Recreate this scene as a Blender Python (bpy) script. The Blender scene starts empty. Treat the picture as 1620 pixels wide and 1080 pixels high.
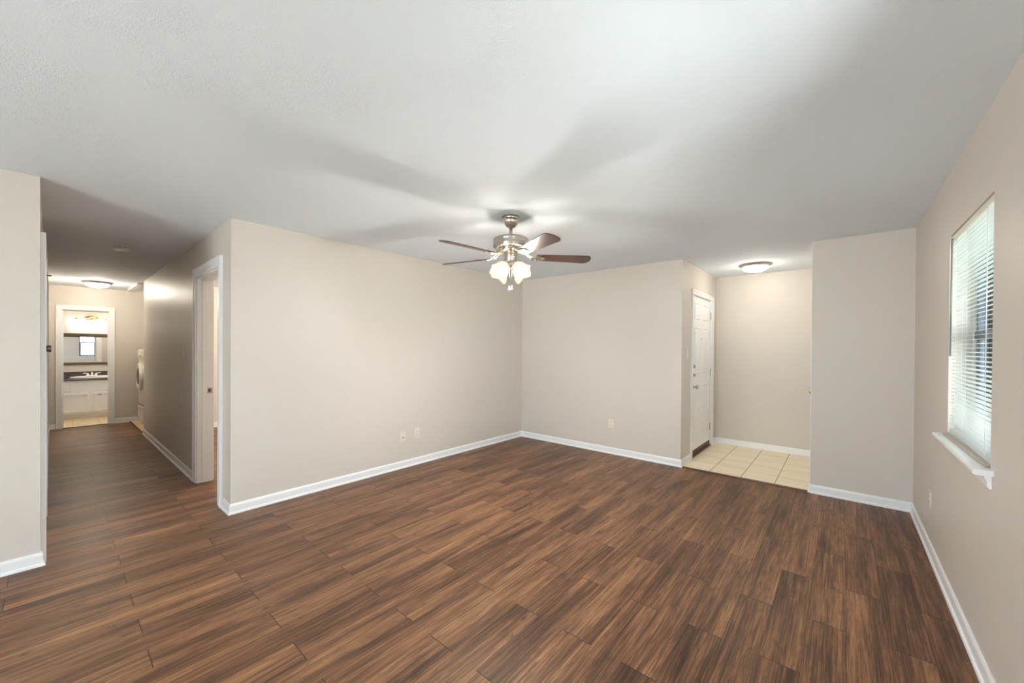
import bpy, bmesh, math, random
from mathutils import Vector, Matrix
random.seed(7)
SC = bpy.context.scene
COL = SC.collection
PI = math.pi

# ------------------------------------------------------------------ camera
F_PX, CX, CY = 616.97, 810.0, 552.97
YAW, PITCH, ROLL = math.radians(130.276), math.radians(-0.3552), math.radians(0.3856)
CAM = Vector((3.8415, -4.7759, 1.3939))
fw = Vector((math.cos(YAW) * math.cos(PITCH), math.sin(YAW) * math.cos(PITCH), math.sin(PITCH)))
rt = fw.cross(Vector((0, 0, 1))).normalized()
up = rt.cross(fw)
cr, sr = math.cos(ROLL), math.sin(ROLL)
rt, up = cr * rt + sr * up, -sr * rt + cr * up
cam_d = bpy.data.cameras.new('camera')
cam = bpy.data.objects.new('camera', cam_d)
COL.objects.link(cam)
cam.matrix_world = Matrix(((rt.x, up.x, -fw.x, CAM.x), (rt.y, up.y, -fw.y, CAM.y),
                           (rt.z, up.z, -fw.z, CAM.z), (0, 0, 0, 1)))
cam_d.sensor_width = 36.0
cam_d.lens = F_PX / 1620 * 36.0
cam_d.shift_y = (CY - 540) / 1620
cam_d.clip_start = 0.02
SC.camera = cam

# ------------------------------------------------------------------ world, colour management
SC.view_settings.view_transform = 'Standard'
SC.view_settings.look = 'None'
SC.view_settings.gamma = 1.0
SC.view_settings.use_curve_mapping = False
SC.view_settings.exposure = 1.52
world = bpy.data.worlds.new('sky')
SC.world = world
world.use_nodes = True
wn = world.node_tree
wbg = wn.nodes['Background']
wbg.inputs[0].default_value = (0.89, 0.955, 1.03, 1)
wbg.inputs[1].default_value = 5.0
sun_d = bpy.data.lights.new('sun', 'SUN')
sun_d.energy = 50.0
sun_d.angle = 0.02
sun_d.color = (1.0, 0.97, 0.92)
sun = bpy.data.objects.new('sun', sun_d)
sun.rotation_euler = Vector((-0.24, -0.12, -0.96)).to_track_quat('-Z', 'Y').to_euler()
COL.objects.link(sun)
SC.cycles.max_bounces = 10
SC.cycles.diffuse_bounces = 6
SC.cycles.glossy_bounces = 4
SC.cycles.transparent_max_bounces = 12
SC.cycles.caustics_reflective = False
SC.cycles.caustics_refractive = False
SC.cycles.sample_clamp_indirect = 6.0
SC.cycles.use_denoising = True

# lamp strengths (watts)
W_FAN, W_FOYER, W_HALL, W_BATH, W_BED = 18.0, 0.6, 11.5, 0.7, 120.0
WARM = (1.0, 0.96, 0.91)


def portal(loc, rot, sx, sy):
    d = bpy.data.lights.new('window_daylight', 'AREA')
    d.shape = 'RECTANGLE'
    d.size, d.size_y = sx, sy
    d.cycles.is_portal = True
    o = bpy.data.objects.new('window_daylight', d)
    o.location, o.rotation_euler = loc, rot
    COL.objects.link(o)


H = 2.44          # ceiling
L = 3.823         # length of the long left wall
XE = 2.403        # foyer, left side
DF = 1.587        # foyer depth
XF = 3.613        # foyer, right side
XR = 4.314        # right wall
YH = -4.823       # hall, left side
XH = -4.69        # end of the hall's right wall
XB = -6.30        # hall end wall
YB = -8.0         # wall behind the camera
WX = -7.85        # far bathroom wall
SAG = 0.0071      # the slab falls 7 mm per metre along the hall


def sag(x):
    return SAG * min(0.0, x)


portal((2.75, YB - 0.10, 1.05), (PI / 2, 0, 0), 2.4, 2.05)
portal((XR + 0.15, -1.83, 1.48), (0, PI / 2, 0), 1.15, 0.86)
portal((XR + 0.15, -3.62, 1.48), (0, PI / 2, 0), 1.15, 0.86)


# ------------------------------------------------------------------ materials
def lin(c):
    c = c / 255.0
    return c / 12.92 if c <= 0.04045 else ((c + 0.055) / 1.055) ** 2.4


def rgb(r, g, b):
    return (lin(r), lin(g), lin(b), 1)


class NT:
    def __init__(s, name):
        s.m = bpy.data.materials.new(name)
        s.m.use_nodes = True
        s.t = s.m.node_tree
        s.b = s.t.nodes['Principled BSDF']
        s.out = s.t.nodes['Material Output']

    def n(s, typ, **kw):
        nd = s.t.nodes.new(typ)
        for k, v in kw.items():
            setattr(nd, k, v)
        return nd

    def l(s, a, b):
        s.t.links.new(a, b)

    def math(s, op, a, b=None, c=None):
        nd = s.n('ShaderNodeMath', operation=op)
        for i, v in enumerate((a, b, c)):
            if v is None:
                continue
            if isinstance(v, (int, float)):
                nd.inputs[i].default_value = v
            else:
                s.l(v, nd.inputs[i])
        return nd.outputs[0]

    def pos(s):
        g = s.n('ShaderNodeNewGeometry')
        sp = s.n('ShaderNodeSeparateXYZ')
        s.l(g.outputs['Position'], sp.inputs[0])
        return sp.outputs[0], sp.outputs[1], sp.outputs[2]

    def vec(s, x, y, z):
        c = s.n('ShaderNodeCombineXYZ')
        for i, v in enumerate((x, y, z)):
            if isinstance(v, (int, float)):
                c.inputs[i].default_value = v
            else:
                s.l(v, c.inputs[i])
        return c.outputs[0]

    def noise(s, v, scale, detail=2.0, rough=0.5, dist=0.0):
        nd = s.n('ShaderNodeTexNoise')
        s.l(v, nd.inputs['Vector'])
        nd.inputs['Scale'].default_value = scale
        nd.inputs['Detail'].default_value = detail
        nd.inputs['Roughness'].default_value = rough
        nd.inputs['Distortion'].default_value = dist
        return nd.outputs['Fac']

    def ramp(s, f, stops):
        nd = s.n('ShaderNodeValToRGB')
        e = nd.color_ramp.elements
        while len(e) < len(stops):
            e.new(0.5)
        for el, (p, c) in zip(e, stops):
            el.position = p
            el.color = c if len(c) == 4 else (*c, 1)
        s.l(f, nd.inputs[0])
        return nd.outputs[0]

    def mix(s, f, a, b, mode='MIX'):
        nd = s.n('ShaderNodeMix', data_type='RGBA', blend_type=mode)
        if isinstance(f, (int, float)):
            nd.inputs[0].default_value = f
        else:
            s.l(f, nd.inputs[0])
        for i, v in ((6, a), (7, b)):
            if isinstance(v, tuple):
                nd.inputs[i].default_value = v
            else:
                s.l(v, nd.inputs[i])
        return nd.outputs[2]

    def bump(s, h, strength, dist=0.01):
        nd = s.n('ShaderNodeBump')
        nd.inputs['Strength'].default_value = strength
        nd.inputs['Distance'].default_value = dist
        s.l(h, nd.inputs['Height'])
        s.l(nd.outputs[0], s.b.inputs['Normal'])


def plain(name, col, rough=0.5, metal=0.0, spec=0.5, bump=None, var=0.0):
    t = NT(name)
    t.b.inputs['Roughness'].default_value = rough
    t.b.inputs['Metallic'].default_value = metal
    t.b.inputs['Specular IOR Level'].default_value = spec
    x, y, z = t.pos()
    v = t.vec(x, y, z)
    if var:
        f = t.noise(v, 3.0, 3)
        c2 = tuple(min(1, c * (1 - var)) for c in col[:3]) + (1,)
        t.l(t.mix(f, col, c2), t.b.inputs['Base Color'])
    else:
        t.b.inputs['Base Color'].default_value = col
    if bump:
        t.bump(t.noise(v, bump[0], 3), bump[1], 0.002)
    return t.m


def paint_wall():
    t = NT('beige_wall_paint')
    t.b.inputs['Base Color'].default_value = (0.655, 0.606, 0.55, 1)
    t.b.inputs['Roughness'].default_value = 0.42
    t.b.inputs['Specular IOR Level'].default_value = 0.35
    x, y, z = t.pos()
    v = t.vec(x, y, z)
    a = t.noise(v, 170, 2)
    b = t.noise(v, 45, 2)
    t.bump(t.math('ADD', a, t.math('MULTIPLY', b, 0.7)), 0.28, 0.0025)
    return t.m


def paint_ceiling():
    t = NT('white_textured_ceiling')
    t.b.inputs['Base Color'].default_value = (0.81, 0.87, 0.94, 1)
    t.b.inputs['Roughness'].default_value = 0.8
    t.b.inputs['Specular IOR Level'].default_value = 0.2
    x, y, z = t.pos()
    v = t.vec(x, y, z)
    patch = t.ramp(t.noise(v, 2.2, 3, 0.6), [(0.45, (0, 0, 0)), (0.62, (1, 1, 1))])
    stroke = t.noise(v, 55, 3, 0.6, 2.5)
    fine = t.noise(v, 150, 2)
    h = t.math('ADD', t.math('MULTIPLY', stroke, patch), t.math('MULTIPLY', fine, 0.18))
    t.bump(h, 0.5, 0.008)
    return t.m


def planks():
    t = NT('walnut_vinyl_planks')
    x, y, z = t.pos()
    v = t.math('DIVIDE', t.math('SUBTRACT', x, 1.885), 0.1525)
    row = t.math('FLOOR', v)
    fv = t.math('SUBTRACT', v, row)
    odd = t.math('FLOORED_MODULO', row, 2.0)
    u = t.math('ADD', t.math('DIVIDE', t.math('ADD', y, 4.043), 0.9), t.math('MULTIPLY', odd, 0.5))
    pid = t.math('FLOOR', u)
    fu = t.math('SUBTRACT', u, pid)
    wn_ = t.n('ShaderNodeTexWhiteNoise', noise_dimensions='3D')
    t.l(t.vec(row, pid, 3.7), wn_.inputs['Vector'])
    rnd = wn_.outputs['Value']
    off = t.math('MULTIPLY', rnd, 60.0)
    # slow tone along each plank, grain, dark streaks, smoky patches, knots
    broad = t.noise(t.vec(t.math('MULTIPLY', x, 10.0), t.math('MULTIPLY', y, 0.9), off), 1.0, 4, 0.6, 0.3)
    grain = t.noise(t.vec(t.math('MULTIPLY', x, 105.0), t.math('MULTIPLY', y, 2.3), off), 1.0, 6, 0.65, 0.25)
    fine = t.noise(t.vec(t.math('MULTIPLY', x, 380.0), t.math('MULTIPLY', y, 8.0), off), 1.0, 3, 0.6)
    streak = t.noise(t.vec(t.math('MULTIPLY', x, 38.0), t.math('MULTIPLY', y, 1.3), off), 1.0, 4, 0.55, 0.4)
    patch = t.noise(t.vec(t.math('MULTIPLY', x, 13.0), t.math('MULTIPLY', y, 3.2), t.math('ADD', off, 9.0)), 1.0, 5, 0.7, 0.8)
    tone = t.math('ADD', t.math('MULTIPLY', broad, 0.44),
                  t.math('ADD', t.math('MULTIPLY', grain, 0.48), t.math('MULTIPLY', t.math('SUBTRACT', rnd, 0.5), 0.05)))
    col = t.ramp(tone, [(0.34, rgb(64, 44, 35)), (0.42, rgb(102, 71, 52)), (0.49, rgb(134, 96, 69)), (0.60, rgb(172, 128, 92))])
    dk = t.ramp(streak, [(0.30, (1, 1, 1)), (0.42, (0, 0, 0))])
    col = t.mix(t.math('MULTIPLY', dk, 0.55), col, rgb(52, 36, 31))
    sm = t.ramp(patch, [(0.56, (0, 0, 0)), (0.68, (1, 1, 1))])
    gl = t.ramp(fine, [(0.42, (0.25, 0.25, 0.25)), (0.58, (1, 1, 1))])
    col = t.mix(t.math('MULTIPLY', t.math('MULTIPLY', sm, gl), 0.72), col, rgb(44, 33, 31))
    lines = t.ramp(fine, [(0.38, (1, 1, 1)), (0.50, (0, 0, 0))])
    col = t.mix(t.math('MULTIPLY', lines, 0.55), col, rgb(56, 38, 31))
    sm2 = t.ramp(patch, [(0.44, (0, 0, 0)), (0.52, (1, 1, 1))])
    vor = t.n('ShaderNodeTexVoronoi')
    vor.inputs['Scale'].default_value = 1.0
    t.l(t.vec(t.math('MULTIPLY', x, 13.0), t.math('MULTIPLY', y, 4.0), off), vor.inputs['Vector'])
    kn = t.ramp(vor.outputs['Distance'], [(0.03, (1, 1, 1)), (0.12, (0, 0, 0))])
    col = t.mix(t.math('MULTIPLY', t.math('MULTIPLY', kn, sm2), 0.8), col, rgb(34, 24, 22))
    # seams
    ev = t.math('MINIMUM', fv, t.math('SUBTRACT', 1.0, fv))
    eu = t.math('MINIMUM', fu, t.math('SUBTRACT', 1.0, fu))
    sv = t.math('LESS_THAN', ev, 0.009)
    su = t.math('LESS_THAN', eu, 0.0024)
    col = t.mix(t.math('MULTIPLY', sv, 0.55), col, rgb(40, 27, 22))
    col = t.mix(t.math('MULTIPLY', su, 0.85), col, rgb(28, 19, 16))
    t.l(col, t.b.inputs['Base Color'])
    rg = t.math('ADD', 0.28, t.math('MULTIPLY', grain, 0.24))
    t.l(rg, t.b.inputs['Roughness'])
    t.b.inputs['Specular IOR Level'].default_value = 0.30
    cup = t.noise(t.vec(t.math('MULTIPLY', x, 2.0), t.math('MULTIPLY', y, 1.2), off), 1.0, 1)
    h = t.math('ADD', t.math('MULTIPLY', grain, 0.55), t.math('MULTIPLY', fine, 0.35))
    h = t.math('SUBTRACT', h, t.math('MULTIPLY', t.math('MAXIMUM', t.math('MULTIPLY', sv, 0.6), su), 1.4))
    h = t.math('ADD', h, t.math('MULTIPLY', cup, 1.2))
    t.b.inputs['Specular Tint'].default_value = (1.0, 0.86, 0.70, 1)
    t.bump(h, 0.5, 0.0026)
    return t.m


def tiles(name, x0, y0, sx, sy, off2, base, groutc):
    t = NT(name)
    x, y, z = t.pos()
    v = t.math('DIVIDE', t.math('SUBTRACT', x, x0), sx)
    col_i = t.math('FLOOR', v)
    fv = t.math('SUBTRACT', v, col_i)
    far = t.math('GREATER_THAN', col_i, 0.5)
    u = t.math('DIVIDE', t.math('SUBTRACT', t.math('SUBTRACT', y, y0), t.math('MULTIPLY', far, off2)), sy)
    iu = t.math('FLOOR', u)
    fu = t.math('SUBTRACT', u, iu)
    ev = t.math('MULTIPLY', t.math('MINIMUM', fv, t.math('SUBTRACT', 1.0, fv)), sx)
    eu = t.math('MULTIPLY', t.math('MINIMUM', fu, t.math('SUBTRACT', 1.0, fu)), sy)
    g = t.math('MAXIMUM', t.math('LESS_THAN', ev, 0.0032), t.math('MULTIPLY', t.math('LESS_THAN', eu, 0.0028), 0.75))
    wn_ = t.n('ShaderNodeTexWhiteNoise', noise_dimensions='3D')
    t.l(t.vec(col_i, iu, 1.0), wn_.inputs['Vector'])
    cl = t.noise(t.vec(t.math('MULTIPLY', x, 3.0), t.math('MULTIPLY', y, 14.0), wn_.outputs['Value']), 1.0, 4, 0.6)
    c = t.ramp(cl, [(0.3, base[0]), (0.7, base[1])])
    c = t.mix(g, c, groutc)
    t.l(c, t.b.inputs['Base Color'])
    t.b.inputs['Roughness'].default_value = 0.38
    t.bump(t.math('SUBTRACT', 1.0, g), 0.3, 0.002)
    return t.m


def granite():
    t = NT('black_speckled_granite')
    x, y, z = t.pos()
    v = t.vec(x, y, z)
    n1 = t.noise(v, 120, 4, 0.7)
    c = t.ramp(n1, [(0.40, rgb(26, 24, 24)), (0.52, rgb(62, 56, 54)), (0.62, rgb(150, 138, 126))])
    t.l(c, t.b.inputs['Base Color'])
    t.b.inputs['Roughness'].default_value = 0.18
    return t.m


def wood(name, c0, c1, axis_scale=(40, 3, 40), rough=0.4):
    t = NT(name)
    tc = t.n('ShaderNodeTexCoord')
    mp = t.n('ShaderNodeMapping')
    mp.inputs['Scale'].default_value = axis_scale
    t.l(tc.outputs['Object'], mp.inputs[0])
    f = t.noise(mp.outputs[0], 1.0, 4, 0.6, 0.5)
    t.l(t.ramp(f, [(0.3, c0), (0.7, c1)]), t.b.inputs['Base Color'])
    t.b.inputs['Roughness'].default_value = rough
    return t.m


def brushed(name, col, rough=0.28):
    t = NT(name)
    tc = t.n('ShaderNodeTexCoord')
    mp = t.n('ShaderNodeMapping')
    mp.inputs['Scale'].default_value = (12, 12, 900)
    t.l(tc.outputs['Object'], mp.inputs[0])
    f = t.noise(mp.outputs[0], 1.0, 2)
    t.b.inputs['Base Color'].default_value = col
    t.b.inputs['Metallic'].default_value = 1.0
    t.l(t.math('ADD', rough - 0.06, t.math('MULTIPLY', f, 0.14)), t.b.inputs['Roughness'])
    return t.m


def glass_pane():
    t = NT('window_glass')
    t.t.nodes.remove(t.b)
    tr = t.n('ShaderNodeBsdfTransparent')
    tr.inputs[0].default_value = (0.93, 0.96, 0.95, 1)
    gl = t.n('ShaderNodeBsdfGlossy')
    gl.inputs['Roughness'].default_value = 0.02
    fr = t.n('ShaderNodeFresnel')
    fr.inputs[0].default_value = 1.25
    mx = t.n('ShaderNodeMixShader')
    t.l(fr.outputs[0], mx.inputs[0])
    t.l(tr.outputs[0], mx.inputs[1])
    t.l(gl.outputs[0], mx.inputs[2])
    t.l(mx.outputs[0], t.out.inputs[0])
    return t.m


def lamp_glass(name, tint, emit, strength, through=0.55, body=None):
    """lit frosted glass: lets its bulb's light through, scatters and glows"""
    t = NT(name)
    t.t.nodes.remove(t.b)
    tr = t.n('ShaderNodeBsdfTransparent')
    tr.inputs[0].default_value = tint
    tl = t.n('ShaderNodeBsdfTranslucent')
    tl.inputs[0].default_value = body or tint
    df = t.n('ShaderNodeBsdfPrincipled')
    df.inputs['Base Color'].default_value = body or tint
    df.inputs['Roughness'].default_value = 0.3
    em = t.n('ShaderNodeEmission')
    em.inputs[0].default_value = emit
    em.inputs[1].default_value = strength
    m1 = t.n('ShaderNodeMixShader')
    m1.inputs[0].default_value = 0.5
    t.l(tl.outputs[0], m1.inputs[1])
    t.l(df.outputs[0], m1.inputs[2])
    m2 = t.n('ShaderNodeMixShader')
    m2.inputs[0].default_value = through
    t.l(m1.outputs[0], m2.inputs[1])
    t.l(tr.outputs[0], m2.inputs[2])
    ad = t.n('ShaderNodeAddShader')
    t.l(m2.outputs[0], ad.inputs[0])
    t.l(em.outputs[0], ad.inputs[1])
    t.l(ad.outputs[0], t.out.inputs[0])
    return t.m


def emitter(name, col, s):
    t = NT(name)
    t.b.inputs['Base Color'].default_value = (0.9, 0.9, 0.9, 1)
    t.b.inputs['Emission Color'].default_value = (*col, 1)
    t.b.inputs['Emission Strength'].default_value = s
    return t.m


def slat_mat():
    t = NT('white_vinyl_slats')
    t.t.nodes.remove(t.b)
    df = t.n('ShaderNodeBsdfPrincipled')
    df.inputs['Base Color'].default_value = (0.70, 0.725, 0.73, 1)
    df.inputs['Roughness'].default_value = 0.35
    tl = t.n('ShaderNodeBsdfTranslucent')
    tl.inputs[0].default_value = (0.82, 0.88, 0.86, 1)
    mx = t.n('ShaderNodeMixShader')
    mx.inputs[0].default_value = 0.16
    t.l(df.outputs[0], mx.inputs[1])
    t.l(tl.outputs[0], mx.inputs[2])
    t.l(mx.outputs[0], t.out.inputs[0])
    return t.m


def mirror_mat():
    t = NT('mirror_silver')
    t.b.inputs['Base Color'].default_value = (0.9, 0.91, 0.9, 1)
    t.b.inputs['Metallic'].default_value = 1.0
    t.b.inputs['Roughness'].default_value = 0.01
    return t.m


M = dict(
    wall=paint_wall(), ceil=paint_ceiling(), floor=planks(),
    trim=plain('white_trim_paint', (0.84, 0.85, 0.86, 1), 0.32, bump=(60, 0.04)),
    door=plain('white_door_paint', (0.88, 0.89, 0.91, 1), 0.3, bump=(80, 0.04)),
    tile=tiles('beige_foyer_tile', 2.707, 0.095, 0.3065, 0.305, 0.255,
               (rgb(240, 225, 194), rgb(249, 238, 213)), rgb(120, 104, 82)),
    btile=tiles('beige_bath_tile', -6.55, -4.53, 0.305, 0.33, 0.0,
                (rgb(222, 198, 156), rgb(234, 214, 178)), rgb(150, 126, 96)),
    nickel=brushed('brushed_nickel', (0.50, 0.45, 0.405, 1), 0.27),
    polished=plain('polished_nickel', (0.66, 0.61, 0.54, 1), 0.22, 1.0),
    darkmetal=plain('aged_dark_nickel', (0.20, 0.175, 0.15, 1), 0.32, 1.0),
    brass=plain('antique_brass', (0.50, 0.36, 0.19, 1), 0.3, 1.0),
    chrome=plain('chrome', (0.88, 0.88, 0.88, 1), 0.08, 1.0),
    blade=wood('walnut_fan_blade', rgb(46, 31, 25), rgb(86, 57, 43), (3, 45, 45), 0.33),
    threshold=wood('dark_wood_threshold', rgb(50, 32, 22), rgb(112, 76, 50), (6, 60, 40), 0.45),
    plate=plain('ivory_plastic', rgb(228, 220, 206), 0.35),
    white=plain('white_plastic', rgb(236, 236, 234), 0.35),
    dark=plain('dark_slot', rgb(40, 36, 34), 0.6),
    grey=plain('grey_vent_slot', rgb(62, 60, 60), 0.7),
    enamel=plain('white_appliance_enamel', rgb(236, 230, 218), 0.22),
    door_glass=plain('smoked_door_glass', rgb(44, 40, 34), 0.08),
    cab=plain('white_cabinet_paint', (0.84, 0.86, 0.90, 1), 0.35),
    granite=granite(),
    porcelain=plain('white_porcelain', (0.88, 0.87, 0.86, 1), 0.12),
    frame=plain('bronze_mirror_frame', (0.15, 0.112, 0.08, 1), 0.34, 0.75),
    mirror=mirror_mat(),
    glass=glass_pane(),
    slat=slat_mat(),
    rail=plain('white_blind_rail', rgb(238, 232, 224), 0.3),
    oldrail=plain('worn_blind_rail', rgb(176, 164, 152), 0.4, bump=(120, 0.15)),
    alu=plain('dark_aluminium_sash', rgb(112, 118, 134), 0.45, 0.2),
    wand=plain('grey_plastic_wand', rgb(128, 130, 130), 0.25),
    cord=plain('white_cord', rgb(226, 230, 228), 0.7),
    shade=lamp_glass('amber_alabaster_glass', (0.97, 0.95, 0.90, 1), (1.0, 0.75, 0.46, 1), 0.20, 0.42, (0.030, 0.023, 0.013, 1)),
    dome=lamp_glass('frosted_dome_glass', (0.97, 0.96, 0.93, 1), (1.0, 0.93, 0.80, 1), 11.0, 0.5),
    vshade=lamp_glass('frosted_vanity_glass', (0.97, 0.96, 0.93, 1), (1.0, 0.93, 0.80, 1), 1.2, 0.4),
    bulb=emitter('lit_bulb', (1.0, 0.88, 0.70), 6.0),
    leaf=plain('shrub_leaf', rgb(92, 122, 72), 0.6, var=0.45),
    lawn=plain('lawn_grass', rgb(98, 104, 88), 0.9, var=0.4),
    fence=wood('weathered_fence', rgb(110, 112, 116), rgb(150, 150, 150), (20, 20, 2), 0.8),
    rubber=plain('white_rubber', rgb(228, 224, 216), 0.6),
)


# ------------------------------------------------------------------ mesh helpers
class B:
    """collects shapes into ONE mesh object"""

    def __init__(s):
        s.bm = bmesh.new()
        s.smooth = []

    def box(s, x0, x1, y0, y1, z0, z1, bev=0.0, seg=1):
        x0, x1 = sorted((x0, x1)); y0, y1 = sorted((y0, y1)); z0, z1 = sorted((z0, z1))
        vs = [s.bm.verts.new((x, y, z)) for x in (x0, x1) for y in (y0, y1) for z in (z0, z1)]
        fs = [s.bm.faces.new([vs[i] for i in f]) for f in
              ((0, 1, 3, 2), (4, 6, 7, 5), (0, 4, 5, 1), (2, 3, 7, 6), (0, 2, 6, 4), (1, 5, 7, 3))]
        if bev:
            es = list({e for f in fs for e in f.edges})
            bmesh.ops.bevel(s.bm, geom=es, offset=bev, segments=seg, profile=0.5, affect='EDGES')
        return s

    def lathe(s, prof, mat=None, seg=32, sm=True):
        """prof: (r, h) from one end to the other about local z; mat: Matrix"""
        mat = mat or Matrix()
        rings = []
        for r, h in prof:
            if r < 1e-6:
                rings.append([s.bm.verts.new(mat @ Vector((0, 0, h)))])
            else:
                rings.append([s.bm.verts.new(mat @ Vector((r * math.cos(a), r * math.sin(a), h)))
                              for a in (2 * PI * k / seg for k in range(seg))])
        for a, b in zip(rings, rings[1:]):
            for k in range(seg):
                k2 = (k + 1) % seg
                q = [a[k % len(a)], a[k2 % len(a)], b[k2 % len(b)], b[k % len(b)]]
                q2 = []
                for v in q:
                    if v not in q2:
                        q2.append(v)
                if len(q2) > 2:
                    f = s.bm.faces.new(q2)
                    f.smooth = sm
        for ring, rev in ((rings[0], True), (rings[-1], False)):
            if len(ring) > 2:
                try:
                    s.bm.faces.new(ring[::-1] if rev else ring)
                except ValueError:
                    pass
        return s

    def tube(s, pts, r, seg=10, sm=True):
        pts = [Vector(p) for p in pts]
        rings = []
        prev = None
        for i, p in enumerate(pts):
            d = (pts[min(i + 1, len(pts) - 1)] - pts[max(i - 1, 0)]).normalized()
            ref = prev if prev else (Vector((0, 0, 1)) if abs(d.z) < 0.9 else Vector((1, 0, 0)))
            a = (ref - d * ref.dot(d)).normalized()
            prev = a
            b = d.cross(a)
            rr = r[i] if isinstance(r, (list, tuple)) else r
            rings.append([s.bm.verts.new(p + rr * (math.cos(t) * a + math.sin(t) * b))
                          for t in (2 * PI * k / seg for k in range(seg))])
        for a, b in zip(rings, rings[1:]):
            for k in range(seg):
                f = s.bm.faces.new([a[k], a[(k + 1) % seg], b[(k + 1) % seg], b[k]])
                f.smooth = sm
        s.bm.faces.new(rings[0][::-1])
        s.bm.faces.new(rings[-1])
        return s

    def prism(s, poly, mat, depth):
        """2-D polygon in local xy, extruded along local z by depth"""
        lo = [s.bm.verts.new(mat @ Vector((x, y, 0))) for x, y in poly]
        hi = [s.bm.verts.new(mat @ Vector((x, y, depth))) for x, y in poly]
        n = len(poly)
        s.bm.faces.new(lo[::-1]); s.bm.faces.new(hi)
        for k in range(n):
            s.bm.faces.new([lo[k], lo[(k + 1) % n], hi[(k + 1) % n], hi[k]])
        return s

    def run(s, pts, prof):
        """profile (out, z) swept along a floor polyline with mitred corners; room on the left of travel"""
        pts = [Vector((p[0], p[1])) for p in pts]
        dirs = [(b - a).normalized() for a, b in zip(pts, pts[1:])]
        nor = [Vector((-d.y, d.x)) for d in dirs]
        rings = []
        for i, p in enumerate(pts):
            n0 = nor[max(i - 1, 0)]
            n1 = nor[min(i, len(nor) - 1)]
            m = (n0 + n1)
            m = m / (m.dot(n0)) if m.length > 1e-6 else n0
            rings.append([s.bm.verts.new((p.x + m.x * o, p.y + m.y * o, z)) for o, z in prof])
        k = len(prof)
        for a, b in zip(rings, rings[1:]):
            for j in range(k):
                s.bm.faces.new([a[j], b[j], b[(j + 1) % k], a[(j + 1) % k]])
        s.bm.faces.new(rings[0]); s.bm.faces.new(rings[-1][::-1])
        return s

    def slope(s):
        for v in s.bm.verts:
            v.co.z += sag(v.co.x)
        return s

    def xf(s, mat):
        bmesh.ops.transform(s.bm, matrix=mat, verts=s.bm.verts)
        return s

    def out(s, name, mat, parent=None, loc=None, rot=None):
        bmesh.ops.recalc_face_normals(s.bm, faces=s.bm.faces)
        me = bpy.data.meshes.new(name)
        s.bm.to_mesh(me)
        s.bm.free()
        me.materials.append(mat)
        o = bpy.data.objects.new(name, me)
        COL.objects.link(o)
        if loc is not None:
            o.location = loc
        if rot is not None:
            o.rotation_euler = rot
        if parent:
            o.parent = parent
        return o


def tag(o, label=None, cat=None, group=None, kind=None):
    for k, v in (('label', label), ('category', cat), ('group', group), ('kind', kind)):
        if v:
            o[k] = v
    return o


def empty(name, loc, rotz=0.0):
    o = bpy.data.objects.new(name, None)
    o.empty_display_size = 0.1
    o.location = loc
    o.rotation_euler = (0, 0, rotz)
    COL.objects.link(o)
    return o


def thing(name, label, cat, loc, rotz=0.0, group=None):
    return tag(empty(name, loc, rotz), label, cat, group)


def struct(name, b, mat, parent=None, slope=True, label=None, cat=None):
    if slope:
        b.slope()
    o = b.out(name, mat, parent)
    if not parent:
        o['kind'] = 'structure'
        o['label'] = label or name.replace('_', ' ')
        o['category'] = cat or name.split('_')[0]
    return o


def copy_tree(o, parent=None):
    c = o.copy()
    COL.objects.link(c)
    c.parent = parent
    for ch in list(o.children):
        copy_tree(ch, c)
    return c


def lamp(loc, watts, rad, parent=None, col=WARM):
    d = bpy.data.lights.new('bulb_light', 'POINT')
    d.energy = watts
    d.color = col
    d.shadow_soft_size = rad
    o = bpy.data.objects.new('bulb_light', d)
    COL.objects.link(o)
    o.location = loc
    if parent:
        o.parent = parent
    return o


# ------------------------------------------------------------------ room shell
T = 0.12
fl = B()
fl.box(0, XR + 0.3, YB - 0.2, 0.0, -0.12, 0)
fl.box(XB - 0.02, 0, YH - 0.2, -3.823, -0.12, 0)
fl.box(-1.16, -0.32, -3.823, -3.70, -0.12, 0)
fl.box(-4.5, 0, -3.70, 0.2, -0.12, 0)
struct('floor', fl, M['floor'], label='dark walnut plank floor of room, hall and bedroom', cat='floor')
tb = B().box(XE - 0.2, XF + 0.2, 0.0, DF + 0.2, -0.12, 0.006)
struct('floor_foyer', tb, M['tile'], label='beige tile floor of the entry', cat='floor')
tb = B().box(-8.1, XB, -5.1, -3.3, -0.12, 0.004)
struct('floor_bath', tb, M['btile'], label='beige tile floor of the bathroom', cat='floor')
tb = B().box(XB, XH - 0.0, -3.823, -2.95, -0.12, 0.012)
struct('floor_laundry', tb, M['btile'], label='beige tile floor under the washer', cat='floor')

ce = B()
ce.box(0, XR + 0.3, YB - 0.2, DF + 0.3, H, H + 0.15)
ce.box(-8.3, 0, YH - 0.5, 0.3, H, H + 0.15)
struct('ceiling', ce, M['ceil'], label='white textured ceiling', cat='ceiling')

W = M['wall']
# long left wall (also the bedroom's wall)
struct('wall_left', B().box(-T, 0, -3.70, T, -0.1, H), W, label='long beige wall left of the room', cat='wall')
struct('wall_back', B().box(-T, XE, 0, T, -0.1, H).box(XE - T, XE, T, 0.42, -0.1, H), W,
       label='beige back wall with outlet', cat='wall')
struct('wall_stub', B().box(XF, XR + 0.15, 0, T, -0.1, H), W, label='short beige wall right of the entry', cat='wall')

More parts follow.
